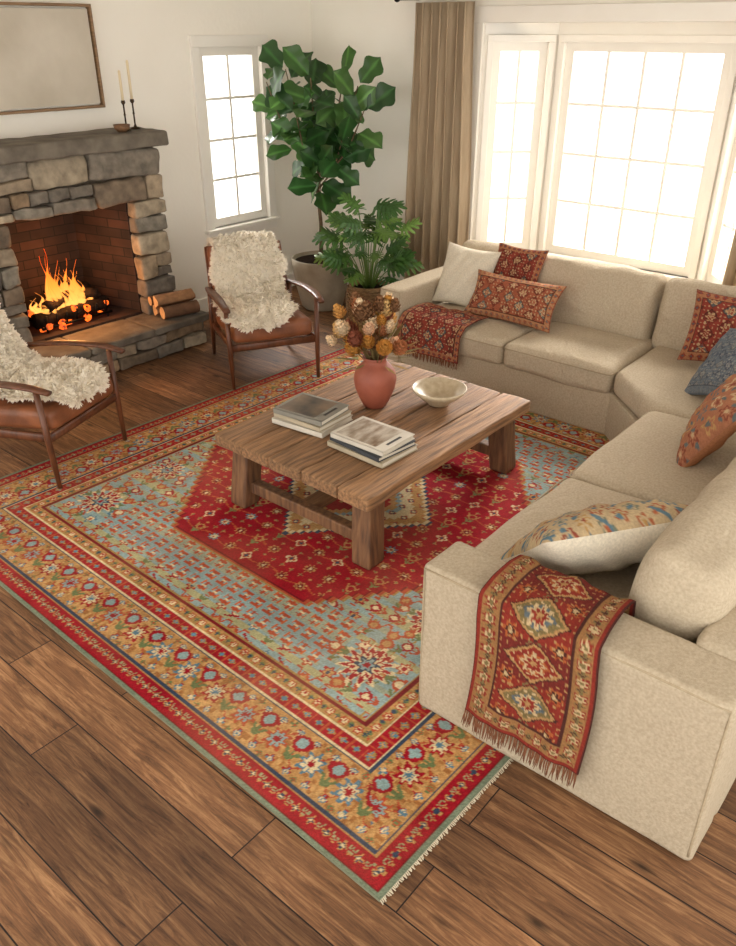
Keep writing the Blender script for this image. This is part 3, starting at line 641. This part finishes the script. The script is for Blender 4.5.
def book(e,x,y,z,w,d,h,rot,mc,pic=None):
    bk=[box('cover_bottom',-w/2,w/2,-d/2,d/2,0,.004,mc,e,.001),box('cover_top',-w/2,w/2,-d/2,d/2,h-.004,h,mc,e,.001),box('spine',-w/2,-w/2+.004,-d/2,d/2,0,h,mc,e,.001),box('pages',-w/2+.004,w/2-.006,-d/2+.005,d/2-.005,.004,h-.004,M_paper,e,0)]
    if pic: bk.append(box('cover_picture',-w/2+.02,w/2-.02,-d/2+.06,d/2-.02,h,h+.0006,pic,e,0)); bk.append(box('cover_title',-w/2+.07,w/2-.07,-d/2+.025,-d/2+.04,h,h+.0006,MC[5],e,0))
    for o in bk: o.location=(x,y,z); o.rotation_euler=(0,0,rot)
MC=[mat('bookcloth_%d'%i,c,.6) for i,c in enumerate((S(62,66,70),S(186,172,146),S(94,76,60),S(214,206,190),S(140,136,124),S(60,56,54)))]
Mp1=mat('cover_photo_dark',S(40,38,36),.35,S(128,106,84),7); Mp2=mat('cover_photo_room',S(120,100,78),.35,S(196,187,172),9,(1,3,1))
e=empty('book_stack',(2.74,2.68,TZ),math.radians(4))
book(e,0,0,0,.27,.33,.03,.03,MC[3]); book(e,.005,0,.0305,.26,.32,.026,-.04,MC[1]); book(e,0,.005,.057,.25,.31,.028,.05,MC[4],Mp1)
e=empty('book_stack',(2.71,2.245,TZ),math.radians(-3))
book(e,0,0,0,.27,.36,.028,.02,MC[1]); book(e,.0,0,.0285,.26,.34,.024,-.04,MC[0]); book(e,0,0,.053,.25,.33,.026,.06,MC[3],Mp2)
latheo('ceramic_bowl',[(0,0),(.06,0),(.065,.012),(.10,.035),(.145,.075),(.152,.092),(.145,.094),(.135,.078),(.09,.038),(.04,.02),(0,.018)],M_ceramic,None,(3.36,2.31,TZ),48)
vs=empty('vase_of_dried_flowers',(3.11,2.56,TZ))
latheo('vase',[(0,0),(.055,0),(.062,.006),(.085,.05),(.108,.11),(.116,.16),(.108,.205),(.08,.24),(.062,.255),(.058,.27),(.068,.285),(.062,.287),(.05,.27),(.05,.25),(0,.2)],M_terra,vs,n=48)
fb=MB(); st=MB()
dc=[S(220,184,124),S(184,120,80),S(236,212,176),S(150,88,66),S(214,162,92),S(134,96,66),S(230,192,158),S(200,144,70)]
for k in range(48):
    a=k*2.39996; el=math.radians(random.uniform(15,88)); R=.13+.16*random.random()
    if k<13: R=.24+.06*random.random()
    c=np.array((math.cos(a)*math.cos(el)*R*.95,math.sin(a)*math.cos(el)*R*.95,.28+math.sin(el)*R*1.08))
    r=random.uniform(.024,.044); V_,F_=tube([(0,0,.2),tuple(c*.5+np.array((0,0,.14))),tuple(c)],.0025,n=5); st.add(V_,F_,S(130,112,72))
    dn=Vector(c-np.array((0,0,.2))).normalized(); col=np.array(random.choice(dc)); q=Vector((0,0,1)).rotation_difference(dn).to_matrix(); q=np.array(q)
    V_,F_=lathe([(0,-r*.9),(r*.5,-r*.6),(r*.75,0),(r*.5,r*.7),(0,r*.9)],9); fb.add(V_@q.T+c,F_,col*.7)
    for ring in range(5):
        nn=10; zz=-r*.7+ring*r*.4; rr=r*(.5+.35*math.sin(ring*.8+.6)); op=1.0-ring*.22
        for j in range(nn):
            an=2*math.pi*(j+ring*.5)/nn; ca,sa=math.cos(an),math.sin(an); tx,ty=-sa,ca; wv=r*.3
            b0=np.array((ca*rr*.7,sa*rr*.7,zz)); tip=np.array((ca*(rr+r*.45*op),sa*(rr+r*.45*op),zz+r*.7)); mid=(b0+tip)/2+np.array((ca,sa,0))*r*.14
            tv=np.array((tx,ty,0))*wv; V_=np.array([b0-tv*.5,b0+tv*.5,mid+tv*.8,tip,mid-tv*.8]); fb.add(V_@q.T+c,[(0,1,2,4),(4,2,3)],col*random.uniform(.8,1.2))
fb.build('flower_heads',M_dried,vs,False); st.build('stems',M_dried,vs)
lf=MB()
for k in range(50):
    a=random.random()*6.28; el=math.radians(random.uniform(-10,70)); l=random.uniform(.18,.29); dv=np.array((math.cos(a)*math.cos(el),math.sin(a)*math.cos(el),math.sin(el))); b0=np.array((0,0,.27))+dv*l*.45; tp=np.array((0,0,.27))+dv*l
    sd_=np.cross(dv,(0,0,1)); sd_/=np.linalg.norm(sd_)+1e-6; mid=(b0+tp)/2; lf.add([b0,mid+sd_*.012,tp,mid-sd_*.012],[(0,1,2,3)],np.array(random.choice([S(138,128,82),S(176,144,92),S(124,104,66)])))
lf.build('dried_leaves',M_dried,vs,False)

# ------------------------------------------------------------ lounge chairs
def chair(loc,rz,xs,seed):
    e=empty('lounge_chair',(loc[0],loc[1],loc[2]),rz); rg=random.Random(seed)
    for s in (-1,1):
        tubeo('front_leg',[(s*.315,-.345,0),(s*.318,-.335,.3),(s*.322,-.325,.585)],[.013,.019,.016],M_walnut,e,n=10)
        tubeo('back_leg',[(s*.30,.42,0),(s*.305,.35,.28),(s*.312,.31,.55)],[.013,.02,.015],M_walnut,e,n=10)
        pp,_=smoothpath([(s*.33,-.42,.585),(s*.338,-.3,.607),(s*.335,-.05,.597),(s*.325,.18,.565),(s*.31,.38,.535)],16)
        tubeo('armrest',pp,[(.012+.022*math.sin(math.pi*min(1,.12+k/15*.8))**.7,.011) for k in range(16)],M_walnut,e,n=12,flat=.7)
        tubeo('side_rail',[(s*.30,-.335,.30),(s*.295,.34,.255)],[(.013,.026)]*2,M_walnut,e,n=8,flat=.6)
        tubeo('back_post',[(s*.29,.24,.24),(s*.287,.36,.56),(s*.28,.465,.82)],[.018,.018,.013],M_walnut,e,n=10)
    tubeo('front_rail',[(-.31,-.33,.295),(.31,-.33,.295)],[(.012,.026)]*2,M_walnut,e,n=8,flat=.6)
    tubeo('rear_rail',[(-.30,.345,.26),(.30,.345,.26)],[(.012,.024)]*2,M_walnut,e,n=8,flat=.6)
    tubeo('crest_rail',[(-.28,.455,.80),(0,.47,.81),(.28,.455,.80)],[(.011,.028)]*3,M_walnut,e,n=8,flat=.6)
    cushion('seat_cushion',(.575,.66,.12),(0,-.03,.365),M_leather,e,(math.radians(-5),0,0),.04,(0,0,.02),16,.004,6,seed)
    cushion('back_cushion',(.56,.085,.52),(0,.345,.59),M_leather,e,(math.radians(-21),0,0),.035,(0,.012,.0),16,.003,6,seed+1)
    prof=[(.53,.60),(.545,.72),(.535,.81),(.47,.865),(.385,.81),(.31,.685),(.235,.565),(.15,.50),(.05,.488),(-.12,.492),(-.28,.502),(-.37,.490),(-.40,.44)]
    n,m=96,58; pp,t=smoothpath(prof,n); L=t[-1]; P=np.zeros((n,m,3)); tan=np.gradient(pp,axis=0); tan/=np.linalg.norm(tan,axis=1,keepdims=True); nr=np.stack([-tan[:,1],tan[:,0]],1)
    if nr[n//2,1]<0: nr=-nr
    for i in range(n):
        f=i/(n-1); hw=.225+.03*f+.045*noise.noise(Vector((f*6,seed,0))); 
        if f>.86: hw*=math.sqrt(max(.06,1-((f-.86)/.15)**2))
        cx=xs*max(0,f-.35)*1.5
        for j in range(m):
            u=2*j/(m-1)-1; x_=cx+u*hw*(1+.12*noise.noise(Vector((f*9,3,seed+(u>0)))))
            edge=max(0,1-abs(u)**6)
            b=(.016+.024*max(-.6,noise.noise(Vector((x_*22,t[i]*22,seed)))))*(.4+.6*edge)
            P[i,j]=(x_,pp[i,0]+nr[i,0]*b,pp[i,1]+nr[i,1]*b)
    cb=np.array((1.0,.93,.80)); o=mesh_obj('sheepskin_base',P.reshape(-1,3),gridF(n,m),M_fleece,e,True,np.tile(cb,(n*m,1))); sm=o.modifiers.new('s','SOLIDIFY'); sm.thickness=.016; sm.offset=0
    V=[];F=[];Cc=[]; k=0
    for _ in range(19000):
        fi=rg.random()*(n-1.01); fj=rg.random()*(m-1.01)
        if rg.random()<.15: fj=rg.choice((0.01,m-1.02))
        i=int(fi); j=int(fj); a=fi-i; b=fj-j
        p=(P[i,j]*(1-a)*(1-b)+P[i+1,j]*a*(1-b)+P[i,j+1]*(1-a)*b+P[i+1,j+1]*a*b)
        N_=np.array((0,nr[i,0],nr[i,1])); T=np.array((0,tan[i,0],tan[i,1])); X_=np.array((1.,0,0)); ed=(fj/(m-1)*2-1)
        cl=noise.noise_vector(Vector((p[0]*20,p[1]*20,p[2]*20+seed)))
        d=N_*.45+T*(.2+1.2*cl[0])+X_*(.7*ed**5+1.2*cl[1])+np.array([rg.uniform(-.25,.25) for _ in range(3)]); d/=np.linalg.norm(d)
        l=rg.uniform(.024,.048); sd_=np.cross(d,N_+np.array([rg.uniform(-.5,.5) for _ in range(3)])); sd_/=np.linalg.norm(sd_)+1e-6; w=rg.uniform(.004,.008)
        cu=np.array([rg.uniform(-1,1) for _ in range(3)])*.008
        q0=p-N_*.004; q1=p+d*l*.4+cu*.3+N_*.004; q2=p+d*l*.75+cu; q3=p+d*l*.95+cu*1.8-N_*.008
        V+= [q0-sd_*w,q0+sd_*w,q1+sd_*w,q1-sd_*w,q2+sd_*w*.8,q2-sd_*w*.8,q3]; F+=[(k,k+1,k+2,k+3),(k+3,k+2,k+4,k+5),(k+5,k+4,k+6)]; k+=7
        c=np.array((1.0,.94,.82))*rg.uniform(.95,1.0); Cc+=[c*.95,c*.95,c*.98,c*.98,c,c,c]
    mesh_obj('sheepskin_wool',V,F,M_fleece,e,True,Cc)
chair((3.87,4.27,0.013),math.radians(-29),-.10,1); chair((2.03,4.24,0.013),math.radians(21),-.02,5)

# ------------------------------------------------------------ plants
cr=np.array((.643,-.766,0)); cf=np.array((.766,.643,0))
def frame(d,up):
    d=Vector(d).normalized(); u=Vector(up); s=d.cross(u)
    if s.length<.05: s=d.cross(Vector((1,0,0)))
    s.normalize(); nn=s.cross(d).normalized(); return np.array([s,d,nn])
def fiddle_leaf(mb,base,d,up,L,W,droop,col):
    nt,ns=14,9; V=[];Cc=[]; R=frame(d,up)
    for i in range(nt):
        t=i/(nt-1); w=.5*W*(.66*math.exp(-((t-.22)/.20)**2)+1.0*math.exp(-((t-.66)/.27)**2))*min(1,(1-t)*4.5)**.5*min(1,t*9+.06)
        for j in range(ns):
            u=2*j/(ns-1)-1
            V.append((u*w,L*(t-.06*droop*t*t),-droop*L*t*t*.35+abs(u)*w*.18+.04*W*math.sin(t*15+u*2)*abs(u)))
            cc=np.array(col)*(1.0 if abs(u)>.1 else 2.2); Cc.append(cc)
    mb.add(np.array(V)@R+np.array(base),gridF(nt,ns).tolist(),np.array(Cc))
FX,FY=5.30,5.0
ft=empty('fiddle_leaf_fig_tree',(FX,FY,0))
latheo('pot',[(0,0),(.17,0),(.19,.02),(.235,.2),(.262,.38),(.268,.45),(.25,.455),(.24,.42),(0,.42)],M_pot,ft,n=48); latheo('soil',[(0,.428),(.242,.424)],M_soil,ft,n=32)
tr=[np.array((0,0,.42)),np.array((.01,0,.75)),np.array((-.015,.01,1.05)),np.array((.0,.0,1.25))]
tubeo('trunk',[tuple(p) for p in tr],[.020,.017,.015,.013],M_bark,ft,n=8)
lm=MB(); gcol=[S(56,92,42),S(44,80,38),S(76,114,56),S(62,100,46)]
brs=[(-.48,0,1.95,1.1),(-.30,.1,2.04,1.25),(-.05,-.05,1.98,1.25),(.26,.05,1.98,1.15),(.46,-.1,1.74,1.1),(.26,-.22,1.56,1.05),(-.20,-.12,1.72,1.05),(.10,.1,1.78,1.2),(.02,-.15,1.32,.94),(.40,.0,1.92,1.15)]
for bi,(rx,fy,zt,zb) in enumerate(brs):
    s0=np.array((0,0,zb)); e0=cr*rx*.85+cf*fy*.8+np.array((0,0,zt-.07)); mid=(s0+e0)/2+np.array((0,0,-.05))+(e0-s0)*np.array((.12,.12,0))
    pp,_=smoothpath([s0,mid,e0],9); tubeo('branch',[tuple(p) for p in pp],[.010-.0007*i for i in range(9)],M_bark,ft,n=6)
    for k in range(9):
        f=.40+.60*k/8; p=pp[min(8,int(f*8))]; a=k*2.4+bi*1.3; el=random.uniform(-.6,.7) if k<7 else random.uniform(.5,1.1)
        d=np.array((math.cos(a)*math.cos(el),math.sin(a)*math.cos(el),math.sin(el)))
        L=random.uniform(.22,.33); q=p+d*.03
        if q[1]+FY+d[1]*L>5.62: d[1]=-abs(d[1])*.6
        if q[0]+FX+d[0]*L>5.93: d[0]=-abs(d[0])*.6
        out=np.array((q[0],q[1],0)); out=out/(np.linalg.norm(out)+.05)
        up=-cf*.75+out*.5+np.array((random.uniform(-.4,.4),random.uniform(-.4,.4),.55))
        fiddle_leaf(lm,q,d,up,L,L*.70,random.uniform(.1,.6),np.array(random.choice(gcol))*random.uniform(.75,1.35))
lm.build('leaves',M_leaf,ft)

ph=empty('potted_philodendron',(5.16,4.32,0))
latheo('basket',[(0,0),(.15,0),(.17,.02),(.185,.16),(.18,.30),(.165,.36),(.155,.365),(.15,.32),(0,.32)],M_basket,ph,n=40)
bk=MB()
for k in range(17):
    z=.02+k*.02; r=.152+.035*math.sin(min(1,z/.36)*2.6)+.004
    V_,F_=tube([(r*math.cos(a),r*math.sin(a),z+.004*math.sin(a*18+k*math.pi)) for a in np.linspace(0,2*math.pi,73)],.009,n=5,cap=False); bk.add(V_,F_)
bk.build('weave',M_basket,ph)
lm=MB(); stm=MB()
def lobed_leaf(mb,base,d,up,L,col):
    R=frame(d,up); dr=random.uniform(.1,.5)
    def Z(x,y): return -dr*y*y/L*.6-.35*abs(x)**1.6/L+.02
    def strip(pts,ws):
        V=[];k=len(pts)
        for i,(p,w) in enumerate(zip(pts,ws)):
            a=np.array(pts[min(i+1,k-1)])-np.array(pts[max(i-1,0)]); a=a/np.linalg.norm(a); nn=np.array((-a[1],a[0]))
            for s in (-1,0,1):
                q=np.array(p)+nn*w*s; V.append((q[0],q[1],Z(*q)-.2*w*(s==0)))
        Cc=[np.array(col)*(1.5 if (i%3)==1 else 1) for i in range(len(V))]
        mb.add(np.array(V)@R+np.array(base),gridF(k,3).tolist(),np.array(Cc))
    strip([(0,-.02*L),(0,.3*L),(0,.7*L),(0,L)],[.07*L,.22*L,.15*L,.003])
    for k in range(5):
        y=L*(.02+.16*k); l=L*(.50-.05*abs(k-1.5)); an=math.radians(-25+k*20)
        for s in (-1,1):
            dx,dy=math.cos(an)*s,math.sin(an); p=[(0,y),(dx*l*.45,y+dy*l*.45),(dx*l*.8,y+dy*l*.8+.02*L),(dx*l,y+dy*l+.05*L)]; strip(p,[.07*L,.075*L,.07*L,.006])
for k in range(50):
    a=k*2.39996; el=math.radians(random.uniform(12,88)); R=random.uniform(.28,.54); 
    c=np.array((math.cos(a)*math.cos(el)*R*.78,math.sin(a)*math.cos(el)*R*.78,.36+math.sin(el)*R*1.28))
    if 4.32+c[1]<3.95: c[1]=-.34
    if 5.16+c[0]>5.62: c[0]=.42
    b=np.array((c[0]*.12,c[1]*.12,.32)); mid=(b+c)/2+np.array((0,0,.09)); pp,_=smoothpath([b,mid,c],7)
    V_,F_=tube([tuple(p) for p in pp],.004,n=5); stm.add(V_,F_,S(110,144,72))
    d=np.array((math.cos(a)*.8,math.sin(a)*.8,random.uniform(-.2,.7))); up=-cf*.6+np.array((random.uniform(-.4,.4),random.uniform(-.4,.4),.7))
    lobed_leaf(lm,c,d,up,random.uniform(.15,.22),np.array(random.choice([S(74,110,48),S(60,96,44),S(102,134,62)]))*random.uniform(.8,1.2))
lm.build('leaves',M_leaf,ph); stm.build('stalks',M_leaf,ph); latheo('soil',[(0,.325),(.15,.323)],M_soil,ph,n=24)

# ------------------------------------------------------------ light & camera
w=D.worlds.new('daylight'); SC.world=w; w.use_nodes=True; N=w.node_tree.nodes; L=w.node_tree.links
bg=N['Background']; tc=N.new('ShaderNodeTexCoord'); bg.inputs['Strength'].default_value=3.35
nz=N.new('ShaderNodeTexNoise'); nz.inputs['Scale'].default_value=9; nz.inputs['Detail'].default_value=6; L.new(tc.outputs['Generated'],nz.inputs['Vector'])
rp=N.new('ShaderNodeValToRGB'); rp.color_ramp.elements[0].position=.34; rp.color_ramp.elements[0].color=(.5,.5,.46,1); rp.color_ramp.elements[1].position=.54; rp.color_ramp.elements[1].color=(1,.97,.92,1)
L.new(nz.outputs['Fac'],rp.inputs[0]); L.new(rp.outputs[0],bg.inputs['Color'])
def sun(name,dirv,st,ang,col):
    l=D.lights.new(name,'SUN'); l.energy=st; l.angle=math.radians(ang); l.color=col; o=D.objects.new(name,l); SC.collection.objects.link(o)
    o.rotation_euler=Vector(dirv).to_track_quat('-Z','Y').to_euler(); o.location=(8,3,4)
sun('window_daylight',(-.82,-.12,-.50),17.0,30,(1,.965,.92))
sun('side_window_daylight',(-.35,-.8,-.5),8,25,(1,.965,.92))
l=D.lights.new('fire_glow','POINT'); l.energy=17; l.color=(1,.40,.11); l.shadow_soft_size=.12; o=D.objects.new('fire_glow',l); SC.collection.objects.link(o); o.location=(3.05,5.50,.62)
cam=D.cameras.new('camera'); co=D.objects.new('camera',cam); SC.collection.objects.link(co)
cam.sensor_fit='VERTICAL'; cam.sensor_height=24; cam.lens=24*800/946; cam.clip_start=.05
co.location=(0,0,2.25); co.rotation_euler=(math.radians(90-28.97),0,math.radians(-50)); SC.camera=co
